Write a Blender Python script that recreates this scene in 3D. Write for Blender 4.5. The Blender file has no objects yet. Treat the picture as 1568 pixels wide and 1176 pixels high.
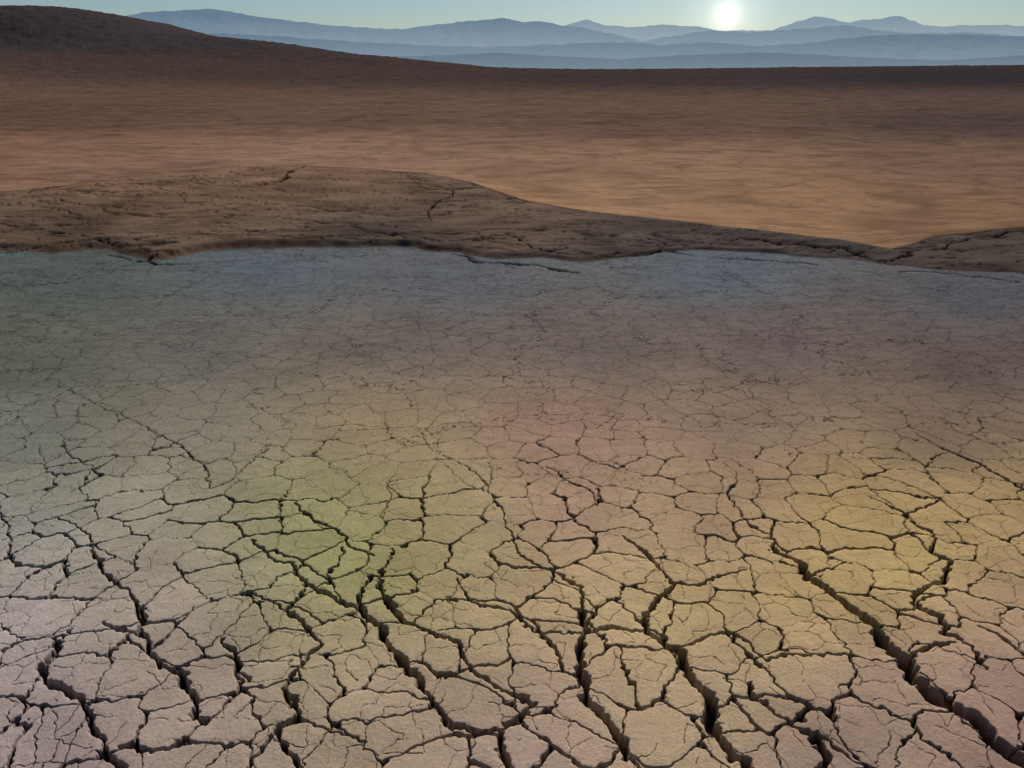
import bpy, math, numpy as np
from mathutils import Vector

H=4.0; F=1261.0; PITCH=math.atan(493/1261.0)
cp,sp=math.cos(PITCH),math.sin(PITCH)
def ray(px,py):
    a=(px-784)/F; b=(588-py)/F
    return a, cp+b*sp, -sp+b*cp
def gnd(px,py,z=0.0):
    dx,dy,dz=ray(px,py); t=(H-z)/(-dz)
    return dx*t, dy*t
def at_y(px,py,Y):
    dx,dy,dz=ray(px,py); t=Y/dy
    return dx*t, H+dz*t

# ---------------- noise helpers ----------------
def h2(ix,iy,s):
    n=(ix.astype(np.int64)*374761393 + iy.astype(np.int64)*668265263 + s*1274126177)&0x7fffffff
    n=((n^(n>>13))*1274126177)&0x7fffffff
    n=((n^(n>>16))*668265263)&0x7fffffff
    return ((n^(n>>15))&0xffffff).astype(np.float32)/16777216.0
def noise(x,y,s=0):
    ix=np.floor(x); iy=np.floor(y); fx=(x-ix).astype(np.float32); fy=(y-iy).astype(np.float32)
    ux=fx*fx*fx*(fx*(fx*6-15)+10); uy=fy*fy*fy*(fy*(fy*6-15)+10)
    def g(ox,oy):
        a=h2(ix+ox,iy+oy,s)*np.float32(6.2831853)
        return np.cos(a)*(fx-ox)+np.sin(a)*(fy-oy)
    a=g(0,0); b=g(1,0); c=g(0,1); d=g(1,1)
    return 1.5*((a+(b-a)*ux)*(1-uy)+(c+(d-c)*ux)*uy)
def fbm(x,y,o,s=0,r=0.5):
    t=0; a=1.0
    for i in range(o):
        t=t+a*noise(x*(2.03**i)+i*17.3,y*(2.03**i)-i*9.1,s+i); a*=r
    return t
def sst(a,b,x):
    t=np.clip((x-a)/(b-a),0,1); return t*t*(3-2*t)
def voro(x,y,s,j=0.85):
    ix=np.floor(x); iy=np.floor(y)
    best=np.full(x.shape,1e9,np.float32); bx=np.zeros_like(best); by=np.zeros_like(best); bid=np.zeros_like(best)
    def pt(i,k):
        cx=ix+i; cy=iy+k
        rx=(cx+0.5+j*(h2(cx,cy,s)-0.5)-x).astype(np.float32); ry=(cy+0.5+j*(h2(cx,cy,s+7)-0.5)-y).astype(np.float32)
        return rx,ry,h2(cx,cy,s+13)
    cache={}
    for i in (-1,0,1):
        for k in (-1,0,1):
            rx,ry,q=pt(i,k); d=rx*rx+ry*ry; m=d<best; cache[(i,k)]=(rx,ry,q)
            best=np.where(m,d,best); bx=np.where(m,rx,bx); by=np.where(m,ry,by); bid=np.where(m,q,bid)
    ed=np.full(x.shape,9.0,np.float32); ed2=ed.copy(); eid=np.zeros_like(ed)
    for i in (-2,-1,0,1,2):
        for k in (-2,-1,0,1,2):
            if abs(i)==2 and abs(k)==2: continue
            rx,ry,q=cache.get((i,k)) or pt(i,k)
            ddx=rx-bx; ddy=ry-by; L=np.sqrt(ddx*ddx+ddy*ddy)
            ok=L>1e-4; L=np.maximum(L,1e-4)
            e=0.5*((rx+bx)*ddx+(ry+by)*ddy)/L
            e=np.where(ok,e,9.0); m=e<ed
            ed2=np.where(m,ed,np.minimum(ed2,e))
            ed=np.where(m,e,ed); eid=np.where(m,(q+bid)*7.77%1.0,eid)
    return ed,ed2,eid,bid

# ---------------- ground grid ----------------
ui=np.linspace(-0.75,0.75,1500); uo=0.75+ (np.linspace(0,1,50)[1:]**1.6)*3.5
U=np.concatenate([-uo[::-1],ui,uo])
near=np.array([gnd(784,p)[1] for p in np.linspace(1300,370,1000)])
mid=np.array([gnd(784,p)[1] for p in np.linspace(369,112,280)])
y0=near[0]
rows=np.concatenate([np.linspace(-12,y0-0.15,40),near,mid,np.geomspace(mid[-1]*1.01,900,140),np.geomspace(950,26000,24)])
NR=len(rows); NC=len(U)
Y=np.repeat(rows[:,None],NC,1); X=U[None,:]*(np.maximum(Y,y0)+1.0)
Z=np.zeros_like(X)

def curve(pts,z=None):
    o=[]
    for p in pts:
        zz=p[2] if len(p)>2 else 0.0
        o.append((*gnd(p[0],p[1],zz),zz))
    o.sort(); return np.array(o)
shore=curve([(-700,400),(-300,392),(0,383),(80,388),(150,381),(200,390),(235,400),(300,386),(380,380),(520,378),(640,380),(700,386),(740,395),(820,396),(890,402),(960,395),(1010,386),(1090,382),(1160,386),(1230,394),(1300,398),(1400,408),(1568,420),(1900,430),(2400,430)])
crest=curve([(-700,330,.35),(-300,315,.4),(0,294,.42),(90,285,.5),(170,270,.6),(250,262,.65),(350,256,.7),(450,254,.7),(560,257,.7),(650,264,.65),(720,280,.55),(800,305,.42),(870,318,.34),(960,330,.27),(1060,342,.22),(1160,352,.2),(1280,364,.18),(1365,381,.14),(1440,362,.20),(1568,346,.26),(1900,330,.3),(2400,330,.3)])
xr=np.linspace(-400,400,4001)
wob=np.interp(X,xr,0.26*fbm(xr*0.5,xr*0+3,5,5,0.6)+0.10*noise(xr*2,xr*0,9))
wob2=np.interp(X,xr,0.22*fbm(xr*0.35,xr*0+8,3,15))
ys=np.interp(X,shore[:,0],shore[:,1])+wob
yc=np.interp(X,crest[:,0],crest[:,1])+wob2
hc=np.interp(X,crest[:,0],crest[:,2])
yc=np.maximum(yc,ys+1.2)
t=(Y-ys)/(yc-ys)
bank=np.where(t<1,hc*(0.14*sst(0,0.04,t)+0.86*sst(-0.1,1.0,t)*(t>0)),hc*np.exp(-np.clip((Y-yc)/2.6,0,9)**1.4))
bank=np.where(t<0,0,bank)
inb=sst(-0.01,0.04,t)*(1-sst(0.99,1.02,t))
lx=np.array([at_y(p,q,300.)for p,q in[(-900,95),(-400,70),(0,80),(150,86),(300,92),(500,103),(800,112),(1568,112),(2600,112)]])
Z+=np.interp(X,lx[:,0],lx[:,1])*sst(60,300,Y)*(1-sst(330,600,Y)*0.5)
hx=np.array([at_y(p,q,420.)for p,q in[(-1400,60),(-900,25),(-300,12),(0,7),(40,8),(90,11),(150,20),(200,34),(245,49),(290,53),(340,57),(420,67),(500,80),(560,86),(640,94),(760,105),(900,108),(1100,107),(1300,104),(1568,101),(1900,98),(2600,98)]])
hz=np.interp(X,hx[:,0],hx[:,1])
g=sst(325,420,Y)*(1-sst(425,900,Y))
Z=Z*(1-g)+hz*g
Z-=45*sst(450,1600,Y)
Z+=bank
ra=np.searchsorted(rows,14.)
rb=np.searchsorted(rows,60.)
rh=np.searchsorted(rows,270.)
FS=slice(ra,NR)
far=np.zeros_like(X); far[FS]=sst(18,40,Y[FS])
Z[FS]+=far[FS]*0.05*fbm(X[FS]*0.12,Y[FS]*0.25,5,31,0.55)*(1+Y[FS]/60.0)*(1-sst(900,1500,Y[FS]))
HS=slice(rh,NR)
Z[HS]+=sst(280,400,Y[HS])*1.0*(fbm(X[HS]*0.016,Y[HS]*0.02,3,77,0.4))*(1-sst(450,700,Y[HS]))*np.clip(hz[HS]/10,0,1)
BS=slice(ra,rb)
Xb,Yb,inbb,tb=X[BS],Y[BS],inb[BS],t[BS]
er=fbm(Xb*0.4+0.25*Yb,Yb*1.0,5,41,0.55)
rid=1-np.abs(fbm(Xb*0.16,Yb*0.6+0.12*Xb,4,51,0.5))*2.2
rid2=1-np.abs(fbm(Xb*0.26+9,Yb*1.1-0.15*Xb,4,56,0.5))*2.2
crk=np.clip(np.maximum(rid-0.88,rid2-0.90)*10,0,1)
Z[BS]+=inbb*(0.020*er-0.045*crk)
fring=sst(-0.02,0.02,tb)*(1-sst(0.06,0.35,tb))
Z[BS]+=fring*0.035*fbm(Xb*0.9,Yb*2.2,4,61,0.55)

# ---------------- cracks ----------------
r1=np.searchsorted(rows,30.0)
r0=0
Xn=X[r0:r1];Yn=Y[r0:r1]; tn=t[r0:r1]
depth=np.zeros(Xn.shape,np.float32); mask=np.zeros(Xn.shape,np.float32); rim=np.zeros(Xn.shape,np.float32)
slant=np.sqrt(Yn**2+H*H)
foot=(0.42*slant/F*slant/H).astype(np.float32)
fade=1-0.97*sst(5.5,9.5,Yn)
j1=fbm(Xn*3.1,Yn*3.1,4,101,0.6); j2=fbm(Xn*3.1,Yn*3.1,4,111,0.6)
lw1=noise(Xn*0.9,Yn*0.9,121); lw2=noise(Xn*0.9,Yn*0.9,131)
jj1=noise(Xn*22,Yn*22,161); jj2=noise(Xn*22,Yn*22,171)
def carve(d,hw,dep,sl=slice(None)):
    fo=foot[sl]; h=np.maximum(hw,fo); k=np.clip(hw/h,0,1)
    prof=(1-sst(h*0.35,h*1.2,d))
    depth[sl]=np.maximum(depth[sl],prof*dep*k*fade[sl])
    mask[sl]=np.maximum(mask[sl],prof*k**0.6)
    rim[sl]=np.maximum(rim[sl],np.exp(-np.clip(d-h*0.6,0,9)/(0.012+0.5*h))*np.clip(dep*6,0,1)*fade[sl])
playa=1-sst(-0.02,0.0,tn)
closeness=1-sst(3.5,14,Yn)
S=0.40
vx=(Xn+0.045*j1+0.09*lw1+0.008*jj1)/S; vy=(Yn+0.045*j2+0.09*lw2+0.008*jj2)/S
d,dB,e,cid=voro(vx,vy,3,0.95); d=d*S; dB=dB*S
kk=0.016
d=d-np.minimum(kk*np.log1p(np.exp(-(dB-d)/kk)),0.011)*closeness
d=np.maximum(d,0)
var=0.9+0.65*noise(Xn*1.1,Yn*1.1,141)
hw=(0.0034+0.0018*closeness+0.0095*closeness*(e**2.5))*np.clip(var,0.3,1.6)
hw=np.where(e<0.06,hw*0.4,hw)
carve(d,hw*playa+1e-6,np.clip(hw*6,0.008,0.08)*playa)
cell_tone=cid
S2=0.19
d2,_,e2,c2=voro((Xn+0.04*j2+0.03*lw1)/S2+5.3,(Yn+0.04*j1)/S2,23); d2=d2*S2
on=sst(0.38,0.62,e2+0.35*noise(Xn*0.7,Yn*0.7,151))
hw2=0.0025*on*(0.2+0.8*closeness)
carve(d2,hw2*playa+1e-6,0.014*on*playa*closeness)
S3=1.5
d3,_,e3,c3=voro((Xn+0.16*j1)/S3,(Yn+0.16*j2)/S3,33); d3=d3*S3
hw3=0.012*sst(0.3,0.6,e3)*sst(6,10,Yn)
carve(d3,hw3*playa+1e-6,0.03*playa*sst(6,10,Yn))

tr=[
[(1100,705,3),(1130,725,3),(1116,765,4),(1150,800,4),(1183,822,5),(1190,845,9),(1225,860,13),(1232,882,15),(1270,900,15),(1300,930,17),(1335,955,21),(1350,985,23),(1385,1005,24),(1400,1040,26),(1445,1070,28),(1490,1095,30),(1520,1130,34),(1568,1165,36),(1640,1215,38)],
[(955,820,4),(990,845,8),(1010,875,8),(1030,890,7),(1010,915,9),(990,945,13),(990,970,15),(1040,995,15),(1050,1030,17),(1080,1055,19),(1085,1100,19),(1115,1145,20),(1140,1180,20),(1170,1230,18)],
[(860,878,5),(885,900,10),(890,935,12),(900,965,12),(885,1000,15),(895,1040,15),(890,1070,12),(925,1100,16),(960,1130,18),(962,1160,14),(1010,1185,8)],
[(385,825,4),(410,850,5),(445,865,7),(465,895,9),(510,915,9),(550,935,10),(585,965,12),(605,1000,14),(640,1040,14),(670,1075,12),(685,1105,8),(735,1125,9),(762,1130,10)],
[(812,1075,9),(800,1095,12),(765,1120,15),(765,1145,15),(790,1185,12)],
[(605,840,3),(582,880,6),(590,910,10),(600,940,10),(640,962,8),(690,980,8),(715,1010,10),(745,1045,9),(790,1065,8),(812,1075,8)],
[(445,935,8),(470,960,8),(490,990,8),(450,1030,9),(432,1055,10),(445,1085,12),(455,1105,10),(420,1120,10),(400,1150,10),(378,1180,9)],
[(465,895,6),(445,935,8)],[(420,1120,8),(440,1150,8),(470,1185,8)],[(455,1105,6),(520,1120,5),(560,1140,4)],
[(80,790,3),(130,810,4),(145,840,4),(155,872,6),(175,890,6),(200,915,7),(215,965,7),(225,1000,8),(250,1022,9),(280,1030,10),(290,1065,13),(305,1100,12),(318,1112,6)],
[(100,965,4),(65,1020,10),(70,1045,12),(120,1065,10),(140,1100,10),(165,1140,11),(185,1180,12)],
[(40,1060,6),(25,1100,8),(40,1115,8),(20,1150,8),(10,1180,8)],
[(290,930,4),(275,955,5),(225,1000,6)],[(340,975,5),(365,1012,7),(382,1040,8)],[(380,905,4),(420,925,5),(445,935,7)],
[(1435,825,6),(1430,845,9),(1458,860,8),(1442,890,10),(1400,905,9),(1400,925,9),(1440,940,10),(1445,970,10),(1490,995,8),(1510,1020,6)],
[(1405,665,4),(1440,685,5),(1490,705,6),(1530,730,7),(1568,748,8),(1640,790,8)],
[(1290,640,2),(1350,660,2),(1405,675,4)],
[(1115,965,6),(1150,985,6),(1172,1012,6),(1205,1000,6),(1245,1005,5)],
[(1145,1040,6),(1160,1070,9),(1200,1095,8),(1222,1110,7),(1250,1125,11),(1260,1150,15),(1262,1190,14)],
[(1250,1120,6),(1290,1150,6),(1330,1180,5)],
[(105,595,2),(150,620,2.5),(190,635,3),(230,660,4),(270,680,4),(310,710,4),(325,750,3),(345,740,3),(375,718,4),(410,688,3)],
[(95,672,3),(110,700,4),(140,712,3),(130,740,3),(100,755,3)],
[(640,655,2),(660,690,3),(715,712,3),(745,745,3),(765,780,4),(780,815,4),(800,850,3),(830,870,4),(860,880,5)],
[(0,775,4),(12,820,4),(15,850,5)],
[(700,885,4),(720,920,4),(780,935,6),(810,962,7),(828,972,6),(870,965,5),(898,966,8)],
[(1330,760,3),(1375,780,4),(1405,802,5),(1435,825,6)],
[(530,838,4),(512,865,5),(500,895,5)],[(450,770,5),(482,800,5),(520,812,5),(545,835,5),(575,850,5)],
[(900,965,8),(945,960,5),(985,965,6)],[(1030,890,6),(1070,895,5),(1110,880,4),(1135,870,3)],
[(1385,1005,8),(1430,990,6),(1460,985,5)],[(1232,882,6),(1260,870,4),(1300,860,3)],
[(880,690,3),(905,705,3),(950,718,3),(985,700,3)],[(840,715,3),(870,735,3),(905,755,4),(920,775,3)],
[(425,578,2),(418,600,2)],[(480,655,2),(540,650,2.5),(592,655,3)],
[(590,735,2),(600,765,3),(580,790,3)],[(1215,755,3),(1270,760,3),(1310,745,3)],
[(1080,550,1.6),(1110,568,1.6),(1160,575,1.6)],
[(1580,1010,8),(1540,985,6),(1500,960,5)],[(160,950,6),(195,965,7),(215,975,6)],[(0,1000,5),(30,985,5),(75,975,5)],
]
qx=Xn+0.042*j1+0.014*jj1; qy=Yn+0.042*j2+0.014*jj2
wn=1+0.5*noise(Xn*4,Yn*4,181)+0.25*noise(Xn*13,Yn*13,183)
def lay(lines,depk,zoff=0.0,scale=1.0,mx=0.11):
    for L in lines:
        P=[]
        for (px,py,w) in L:
            gx,gy=gnd(px,py,zoff); sl=math.hypot(gy,H-zoff)
            P.append((gx,gy,0.5*w*scale*sl/F*0.92))
        for (ax,ay,aw),(bx,by,bw) in zip(P[:-1],P[1:]):
            m=0.35
            a=np.searchsorted(rows,min(ay,by)-m); b=np.searchsorted(rows,max(ay,by)+m)
            b=min(b,r1)
            if b<=a: continue
            sy=slice(a,b)
            den=max(ay,by)+m+1
            xl=min(ax,bx)-m; xh=max(ax,bx)+m
            ylo=max(min(ay,by)-m,y0)+1
            c0=np.searchsorted(U,min(xl/ylo,xl/den)); c1=np.searchsorted(U,max(xh/ylo,xh/den))
            if c1<=c0: continue
            sl=(sy,slice(c0,c1))
            dx=bx-ax; dy=by-ay; LL=dx*dx+dy*dy
            q=np.clip(((qx[sl]-ax)*dx+(qy[sl]-ay)*dy)/LL,0,1)
            dd=np.hypot(qx[sl]-ax-q*dx,qy[sl]-ay-q*dy)
            hw=(aw+(bw-aw)*q)*wn[sl]
            carve(dd,hw,np.clip(hw*depk,0.02,mx),sl)
lay(tr,5.0,mx=0.15,scale=0.93)
rills=[
[(400,300,5),(425,292,6),(445,282,4),(490,270,3),(530,262,3)],[(655,335,3),(668,315,4),(700,300,4),(740,298,3),(800,312,4),(850,318,3)],
[(0,368,4),(60,362,3),(140,358,5),(190,360,3),(230,372,2)],[(170,372,4),(235,385,5),(300,380,3)],[(600,348,4),(680,355,5),(760,352,4),(830,366,4),(900,375,4)],
[(480,262,4),(560,260,4),(640,268,4),(700,275,3),(745,292,3)],[(1120,352,5),(1200,362,6),(1290,366,6),(1365,381,6),(1420,372,4),(1500,360,5),(1568,350,5)],
[(1100,374,5),(1180,376,5),(1260,385,4)],[(690,370,5),(740,380,6),(800,383,6),(880,392,6)],[(20,292,3),(90,284,3)],[(340,340,3),(420,352,3),(520,350,3)],
[(250,300,2),(300,315,2),(380,318,3)],[(1380,395,5),(1460,400,5),(1568,408,5)],[(940,372,4),(1010,365,4),(1060,372,4)],
]
fade[:]=1
qx=Xn+0.22*fbm(Xn*0.7,Yn*0.7,4,501,0.6); qy=Yn+0.25*fbm(Xn*0.7,Yn*0.7,4,511,0.6)
lay(rills,0.9,0.30,scale=1.5,mx=0.08)
lay([[(0,438,2.5),(60,434,3),(110,430,3),(160,420,3),(195,405,4),(240,398,5)]],1.5,0.0,mx=0.04)
Z[r0:r1]-=depth
Z[r0:r1]-=0.010*rim*playa
Z[r0:r1]+=playa*(0.010*fbm(Xn*1.1,Yn*1.1,3,201,0.5)+0.006*(cell_tone-0.5)*np.clip(d/0.05,0,1)*closeness)
print('cracks ok')

# ---------------- soil colour, plus painted bank-foot shadow ----------------
def lin(c):
    c=np.array(c,float)/255.; return np.where(c<0.04045,c/12.92,((c+0.055)/1.055)**2.4)
def feat(x,y): return x/(np.maximum(y,1)+1)*1.5, np.log(np.maximum(y,2.5))
def idw(S,x,y,z=0):
    fx,fy=feat(x,y); num=[0,0,0]; den=0
    for (px,py,c) in S:
        gx,gy=gnd(px,py,z); sx,sy=feat(gx,gy)
        w=1.0/(((fx-sx)**2+((fy-sy)*1.0)**2)+0.014)**1.7
        l=lin(c)
        for k in range(3): num[k]=num[k]+w*l[k]
        den=den+w
    return np.stack([n/den for n in num],-1)
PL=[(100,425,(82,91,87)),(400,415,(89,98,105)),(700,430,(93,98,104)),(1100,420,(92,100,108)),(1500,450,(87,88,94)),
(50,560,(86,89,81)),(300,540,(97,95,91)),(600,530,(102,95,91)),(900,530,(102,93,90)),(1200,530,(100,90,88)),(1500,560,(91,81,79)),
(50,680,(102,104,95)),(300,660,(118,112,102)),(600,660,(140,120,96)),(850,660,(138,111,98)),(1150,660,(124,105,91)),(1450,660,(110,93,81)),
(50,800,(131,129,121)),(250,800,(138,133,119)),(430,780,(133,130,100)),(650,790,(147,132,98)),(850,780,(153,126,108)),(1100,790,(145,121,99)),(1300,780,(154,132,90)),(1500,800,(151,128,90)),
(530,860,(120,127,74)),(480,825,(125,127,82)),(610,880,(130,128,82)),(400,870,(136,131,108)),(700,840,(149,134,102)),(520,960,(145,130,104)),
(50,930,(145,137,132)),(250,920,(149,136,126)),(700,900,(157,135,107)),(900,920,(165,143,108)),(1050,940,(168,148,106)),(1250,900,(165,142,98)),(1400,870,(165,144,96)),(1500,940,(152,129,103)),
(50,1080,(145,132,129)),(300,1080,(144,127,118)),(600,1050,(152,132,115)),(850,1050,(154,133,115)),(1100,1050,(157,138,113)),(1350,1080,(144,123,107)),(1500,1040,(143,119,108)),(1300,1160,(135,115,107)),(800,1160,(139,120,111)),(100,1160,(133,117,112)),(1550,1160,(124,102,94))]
SA=[(100,112,(74,61,56)),(500,120,(76,62,56)),(1000,120,(69,58,56)),(1500,120,(58,52,53)),(100,180,(103,77,63)),(500,180,(110,85,69)),(1000,190,(108,84,71)),(1500,190,(88,71,64)),
(100,240,(139,106,84)),(500,235,(149,116,93)),(1000,250,(151,118,92)),(1500,250,(125,98,79)),(900,310,(160,124,94)),(1200,310,(154,118,88)),(1500,320,(135,104,79))]
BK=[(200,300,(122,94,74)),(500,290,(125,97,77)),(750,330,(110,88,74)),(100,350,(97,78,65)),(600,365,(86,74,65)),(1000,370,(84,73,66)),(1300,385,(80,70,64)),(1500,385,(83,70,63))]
KS=np.array([1.02,0.98,0.93]); KB=np.array([0.84,0.80,0.78])
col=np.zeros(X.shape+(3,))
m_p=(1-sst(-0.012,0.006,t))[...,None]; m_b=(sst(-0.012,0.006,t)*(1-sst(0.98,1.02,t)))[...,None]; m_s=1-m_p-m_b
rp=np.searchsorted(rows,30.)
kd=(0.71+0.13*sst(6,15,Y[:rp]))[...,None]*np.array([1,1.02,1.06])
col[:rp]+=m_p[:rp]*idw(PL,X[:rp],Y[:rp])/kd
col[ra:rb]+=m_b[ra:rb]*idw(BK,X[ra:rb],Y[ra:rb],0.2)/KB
col[ra:]+=m_s[ra:]*idw(SA,X[ra:],Y[ra:])/KS
hillm=(sst(5,9,Z)*sst(322,345,Y))[...,None]
col=col*(1-hillm)+hillm*lin((71,62,60))/KS
v=1+0.10*fbm(X*0.9,Y*0.9,4,301,0.6)
v[r0:r1]*=1+0.12*(cell_tone-0.5)*closeness
v[BS]*=1+inbb*0.16*er
v[FS]*=1+far[FS]*0.10*fbm(X[FS]*0.25,Y[FS]*0.4,5,311,0.65)
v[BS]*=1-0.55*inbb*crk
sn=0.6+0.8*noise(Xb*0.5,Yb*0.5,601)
v[BS]*=1-0.45*np.clip(sn,0,1)*np.exp(-((tb-0.02)/0.035)**2)  # undercut shadow along the bank foot, painted into the soil colour
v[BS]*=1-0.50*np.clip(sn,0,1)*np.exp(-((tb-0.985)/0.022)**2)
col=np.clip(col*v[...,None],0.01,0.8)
dm=np.zeros(X.shape); dm[r0:r1]=mask

def grid_mesh(name,X,Y,Z):
    nr,nc=X.shape
    me=bpy.data.meshes.new(name)
    co=np.stack([X,Y,Z],-1).reshape(-1,3).astype(np.float32)
    idx=np.arange(nr*nc).reshape(nr,nc)
    q=np.stack([idx[:-1,:-1],idx[:-1,1:],idx[1:,1:],idx[1:,:-1]],-1).reshape(-1,4).astype(np.int32)
    me.vertices.add(len(co)); me.vertices.foreach_set('co',co.ravel())
    me.loops.add(q.size); me.loops.foreach_set('vertex_index',q.ravel())
    me.polygons.add(len(q)); me.polygons.foreach_set('loop_start',np.arange(0,q.size,4,dtype=np.int32))
    me.polygons.foreach_set('use_smooth',np.ones(len(q),bool))
    me.update(calc_edges=True)
    ob=bpy.data.objects.new(name,me); bpy.context.scene.collection.objects.link(ob)
    return ob
ground=grid_mesh('ground',X,Y,Z)
a=ground.data.color_attributes.new('soil','FLOAT_COLOR','POINT')
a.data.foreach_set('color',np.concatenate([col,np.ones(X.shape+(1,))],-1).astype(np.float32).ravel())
a=ground.data.attributes.new('crack','FLOAT','POINT'); a.data.foreach_set('value',dm.astype(np.float32).ravel())
a=ground.data.attributes.new('sandy','FLOAT','POINT'); a.data.foreach_set('value',(1-m_p[...,0]).astype(np.float32).ravel())
a=ground.data.attributes.new('fine','FLOAT','POINT'); a.data.foreach_set('value',sst(8,13,Y).astype(np.float32).ravel())
print('ground ok',X.size)

def N(nt,t,**k):
    n=nt.nodes.new(t)
    for a,b in k.items(): setattr(n,a,b)
    return n
mat=bpy.data.materials.new('dry_mud_soil'); mat.use_nodes=True; nt=mat.node_tree; L=nt.links.new
bs=nt.nodes['Principled BSDF']; bs.inputs['Roughness'].default_value=1.0; bs.inputs['Specular IOR Level'].default_value=0.0
at=N(nt,'ShaderNodeAttribute',attribute_name='soil'); ac=N(nt,'ShaderNodeAttribute',attribute_name='crack'); asn=N(nt,'ShaderNodeAttribute',attribute_name='sandy'); afn=N(nt,'ShaderNodeAttribute',attribute_name='fine')
tc=N(nt,'ShaderNodeTexCoord')
def nz(scale,detail,rough,vec=None):
    n=N(nt,'ShaderNodeTexNoise'); n.inputs['Scale'].default_value=scale; n.inputs['Detail'].default_value=detail; n.inputs['Roughness'].default_value=rough
    L(vec or tc.outputs['Object'],n.inputs['Vector']); return n
def mth(op,a,b=None,c=None,clamp=False):
    n=N(nt,'ShaderNodeMath',operation=op); n.use_clamp=clamp
    for i,v in enumerate((a,b,c)):
        if v is None: continue
        if isinstance(v,(int,float)): n.inputs[i].default_value=v
        else: L(v,n.inputs[i])
    return n.outputs[0]
def mapped(sx,sy):
    mp=N(nt,'ShaderNodeMapping'); mp.inputs['Scale'].default_value=(sx,sy,0.3); L(tc.outputs['Object'],mp.inputs['Vector']); return mp.outputs[0]
g1=nz(38,6,0.75); g2=nz(130,3,0.7); g3=nz(1.3,12,0.75,mapped(0.6,1)); g4=nz(9,5,0.6)
def lines(scale,st,width,detail=5):
    n=nz(scale,detail,0.5,mapped(st,1)); a=mth('ABSOLUTE',mth('SUBTRACT',n.outputs['Fac'],0.5))
    return mth('SUBTRACT',1.0,mth('DIVIDE',a,width,clamp=True),clamp=True)
l0=lines(2.6,0.55,0.020); l1=lines(1.5,0.4,0.018,3); l2=lines(0.6,0.4,0.022,3); l3=lines(0.24,0.55,0.028,3); l4=lines(0.10,0.8,0.035,3)
brk=nz(0.5,5,0.6,mapped(1,1))
brf=mth('MULTIPLY_ADD',brk.outputs['Fac'],3.0,-1.0,clamp=True)
tone=mth('MULTIPLY_ADD',g1.outputs['Fac'],0.8,0.60)
tone=mth('MULTIPLY',tone,mth('MULTIPLY_ADD',g2.outputs['Fac'],1.0,0.50))
tone=mth('MULTIPLY',tone,mth('MULTIPLY_ADD',g4.outputs['Fac'],0.4,0.8))
lf=mth('MULTIPLY',mth('MULTIPLY',mth('MAXIMUM',l0,l1),afn.outputs['Fac']),mth('MULTIPLY_ADD',brf,0.6,0.4))
tone=mth('MULTIPLY',tone,mth('MULTIPLY_ADD',lf,-0.42,1.0))
t3=mth('MULTIPLY_ADD',g3.outputs['Fac'],0.7,0.68)
ls=mth('MAXIMUM',mth('MAXIMUM',mth('MAXIMUM',l1,l2),l3),l4)
t3=mth('MULTIPLY',t3,mth('MULTIPLY_ADD',mth('MULTIPLY',ls,mth('MULTIPLY_ADD',brf,0.6,0.4)),-0.42,1.0))
mx=N(nt,'ShaderNodeMix'); L(asn.outputs['Fac'],mx.inputs[0]); L(tone,mx.inputs[2]); L(t3,mx.inputs[3])
dark=mth('MULTIPLY_ADD',ac.outputs['Fac'],-0.85,1.0)
k=mth('MULTIPLY',mx.outputs[0],dark)
vm=N(nt,'ShaderNodeVectorMath',operation='SCALE'); L(at.outputs['Color'],vm.inputs[0]); L(k,vm.inputs['Scale'])
L(vm.outputs[0],bs.inputs['Base Color'])
b1=N(nt,'ShaderNodeBump'); b1.inputs['Strength'].default_value=0.75; b1.inputs['Distance'].default_value=0.012
hsum=mth('ADD',g1.outputs['Fac'],mth('MULTIPLY',g2.outputs['Fac'],0.35)); hsum=mth('ADD',hsum,mth('MULTIPLY',g4.outputs['Fac'],1.2))
L(hsum,b1.inputs['Height'])
b2=N(nt,'ShaderNodeBump'); b2.inputs['Distance'].default_value=0.12; L(mth('MULTIPLY_ADD',asn.outputs['Fac'],0.45,0.05),b2.inputs['Strength'])
L(g3.outputs['Fac'],b2.inputs['Height']); L(b1.outputs[0],b2.inputs['Normal']); L(b2.outputs[0],bs.inputs['Normal'])
ground.data.materials.append(mat)

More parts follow.
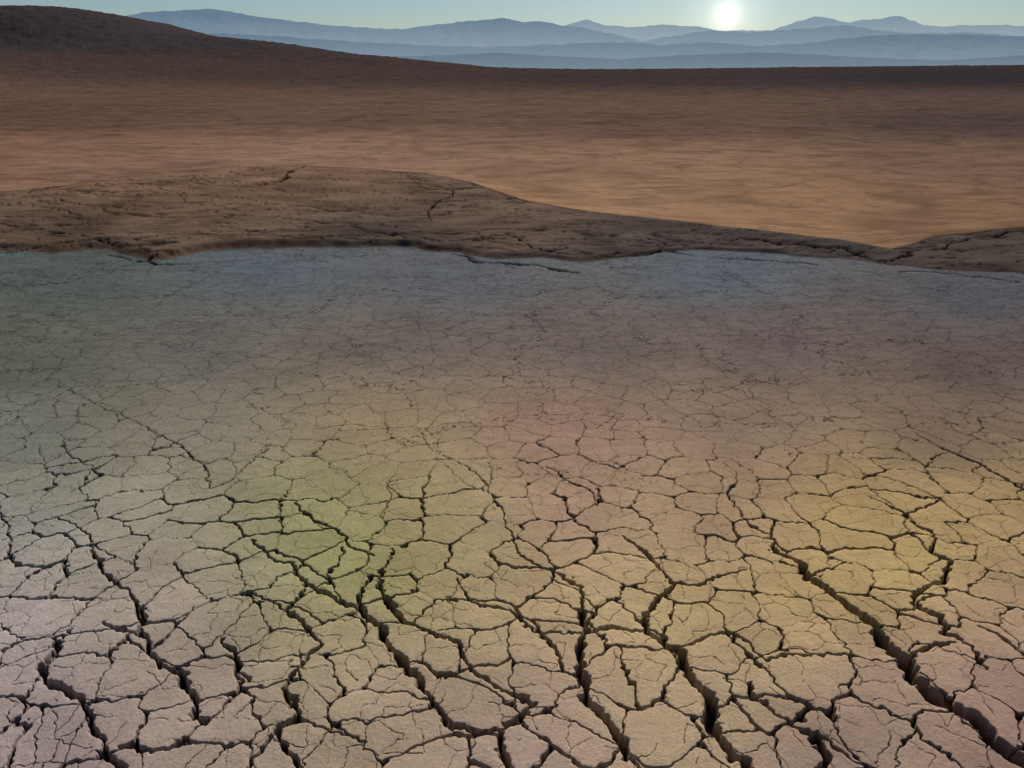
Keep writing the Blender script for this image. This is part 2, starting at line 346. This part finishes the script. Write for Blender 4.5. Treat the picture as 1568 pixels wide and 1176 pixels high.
# ---------------- mountains ----------------
def mountain(profile,Yd,thick,base,qlo,qhi,seed,em,rough):
    P=np.array([at_y(p,q,Yd) for p,q in profile])
    x0,x1=P[0,0],P[-1,0]
    xs=np.linspace(x0,x1,900); n=60
    vv=np.linspace(-1,1,n)
    XX=np.repeat(xs[None,:],n,0); YY=Yd+vv[:,None]*thick+0*XX
    top=np.interp(XX,P[:,0],P[:,1])
    Ht=top-base
    sc=Yd
    f=(1-np.abs(vv)[:,None])
    rg=1-np.abs(fbm(XX/sc*26,YY/sc*26,5,seed,0.55))
    ZZ=base+Ht*f**0.85+ (f*(1-f)*4)*(rg-0.7)*Ht*0.28 + (fbm(XX/sc*45,YY*0,5,seed+3,0.6))*sc*0.0013*rough*f
    ob=grid_mesh('mountain_range',XX,YY,ZZ)
    m=bpy.data.materials.new('rock_haze_glow'); m.use_nodes=True; nt=m.node_tree
    b=nt.nodes['Principled BSDF']; b.inputs['Roughness'].default_value=1; b.inputs['Specular IOR Level'].default_value=0
    ge=nt.nodes.new('ShaderNodeNewGeometry'); sx=nt.nodes.new('ShaderNodeSeparateXYZ'); nt.links.new(ge.outputs['Position'],sx.inputs[0])
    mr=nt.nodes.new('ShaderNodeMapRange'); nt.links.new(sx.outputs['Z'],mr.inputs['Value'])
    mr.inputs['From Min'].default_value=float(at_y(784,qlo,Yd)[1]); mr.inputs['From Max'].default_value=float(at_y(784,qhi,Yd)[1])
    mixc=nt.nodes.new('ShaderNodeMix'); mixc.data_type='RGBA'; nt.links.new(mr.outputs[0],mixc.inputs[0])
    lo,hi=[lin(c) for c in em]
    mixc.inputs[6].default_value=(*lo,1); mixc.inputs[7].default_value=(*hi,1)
    nt.links.new(mixc.outputs[2],b.inputs['Emission Color']); b.inputs['Emission Strength'].default_value=0.85  # distance haze painted on the rock as emission, graded by height
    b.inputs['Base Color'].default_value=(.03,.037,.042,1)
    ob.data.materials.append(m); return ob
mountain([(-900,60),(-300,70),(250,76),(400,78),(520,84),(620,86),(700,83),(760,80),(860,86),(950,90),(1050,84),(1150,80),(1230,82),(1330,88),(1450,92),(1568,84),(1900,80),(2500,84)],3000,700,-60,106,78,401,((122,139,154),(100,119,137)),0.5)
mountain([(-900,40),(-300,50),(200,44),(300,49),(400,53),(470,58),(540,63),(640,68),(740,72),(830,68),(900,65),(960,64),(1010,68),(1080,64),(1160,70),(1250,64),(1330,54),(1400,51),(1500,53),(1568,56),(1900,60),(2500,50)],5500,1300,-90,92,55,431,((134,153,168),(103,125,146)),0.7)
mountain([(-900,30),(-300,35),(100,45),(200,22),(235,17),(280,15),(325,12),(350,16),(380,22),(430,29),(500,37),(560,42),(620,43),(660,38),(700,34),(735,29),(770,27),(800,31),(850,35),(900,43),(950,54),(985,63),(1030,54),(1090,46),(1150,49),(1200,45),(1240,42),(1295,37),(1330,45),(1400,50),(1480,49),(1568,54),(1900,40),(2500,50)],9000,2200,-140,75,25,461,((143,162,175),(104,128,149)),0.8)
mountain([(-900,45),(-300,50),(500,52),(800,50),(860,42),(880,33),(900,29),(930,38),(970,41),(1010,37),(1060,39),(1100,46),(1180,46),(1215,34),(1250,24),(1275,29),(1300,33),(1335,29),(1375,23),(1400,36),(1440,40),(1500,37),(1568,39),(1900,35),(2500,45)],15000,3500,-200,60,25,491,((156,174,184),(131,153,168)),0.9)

# ---------------- sun & sky ----------------
dx,dy,dz=ray(1113,22); sd=Vector((dx,dy,dz)).normalized()
az=math.atan2(sd.x,sd.y)
EL=math.radians(34)
ldir=Vector((math.sin(az)*math.cos(EL),math.cos(az)*math.cos(EL),math.sin(EL)))
sun=bpy.data.lights.new('sun','SUN'); sun.energy=4.7; sun.angle=math.radians(1.5); sun.color=(1,0.94,0.86)
so=bpy.data.objects.new('sun',sun); bpy.context.scene.collection.objects.link(so)
so.rotation_euler=ldir.to_track_quat('Z','Y').to_euler()
w=bpy.data.worlds.new('World'); bpy.context.scene.world=w; w.use_nodes=True; nt=w.node_tree
bg=nt.nodes['Background']; sky=nt.nodes.new('ShaderNodeTexSky'); sky.sky_type='NISHITA'; sky.sun_disc=False
sky.sun_elevation=EL; sky.sun_rotation=az; sky.air_density=1.0; sky.dust_density=0.3; sky.ozone_density=2.0
tcw=nt.nodes.new('ShaderNodeTexCoord'); dt=nt.nodes.new('ShaderNodeVectorMath'); dt.operation='DOT_PRODUCT'
nt.links.new(tcw.outputs['Generated'],dt.inputs[0]); dt.inputs[1].default_value=sd
def wm(op,a,b):
    n=nt.nodes.new('ShaderNodeMath'); n.operation=op
    for i,v in enumerate((a,b)):
        if isinstance(v,(int,float)): n.inputs[i].default_value=v
        else: nt.links.new(v,n.inputs[i])
    return n.outputs[0]
dd=wm('MAXIMUM',dt.outputs['Value'],0.0)
gl=wm('ADD',wm('ADD',wm('MULTIPLY',wm('POWER',dd,13000.),9.0),wm('MULTIPLY',wm('POWER',dd,1600.),4.5)),wm('MULTIPLY',wm('POWER',dd,60.),1.5))
mg=nt.nodes.new('ShaderNodeVectorMath'); mg.operation='SCALE'; mg.inputs[0].default_value=(1,0.95,0.8); nt.links.new(gl,mg.inputs['Scale'])
tint=nt.nodes.new('ShaderNodeVectorMath'); tint.operation='MULTIPLY'; tint.inputs[1].default_value=(0.70,0.85,1.0); nt.links.new(sky.outputs[0],tint.inputs[0])
ad=nt.nodes.new('ShaderNodeVectorMath'); ad.operation='ADD'; nt.links.new(tint.outputs[0],ad.inputs[0]); nt.links.new(mg.outputs[0],ad.inputs[1])
nt.links.new(ad.outputs[0],bg.inputs['Color']); bg.inputs['Strength'].default_value=0.055

cam=bpy.data.cameras.new('camera'); co=bpy.data.objects.new('camera',cam); bpy.context.scene.collection.objects.link(co)
co.location=(0,0,H); co.rotation_euler=(math.pi/2-PITCH,0,0); cam.sensor_fit='HORIZONTAL'; cam.angle=2*math.atan(784/F)
cam.clip_start=0.1; cam.clip_end=60000
bpy.context.scene.camera=co
vs=bpy.context.scene.view_settings; vs.view_transform='Standard'; vs.look='None'; vs.exposure=0
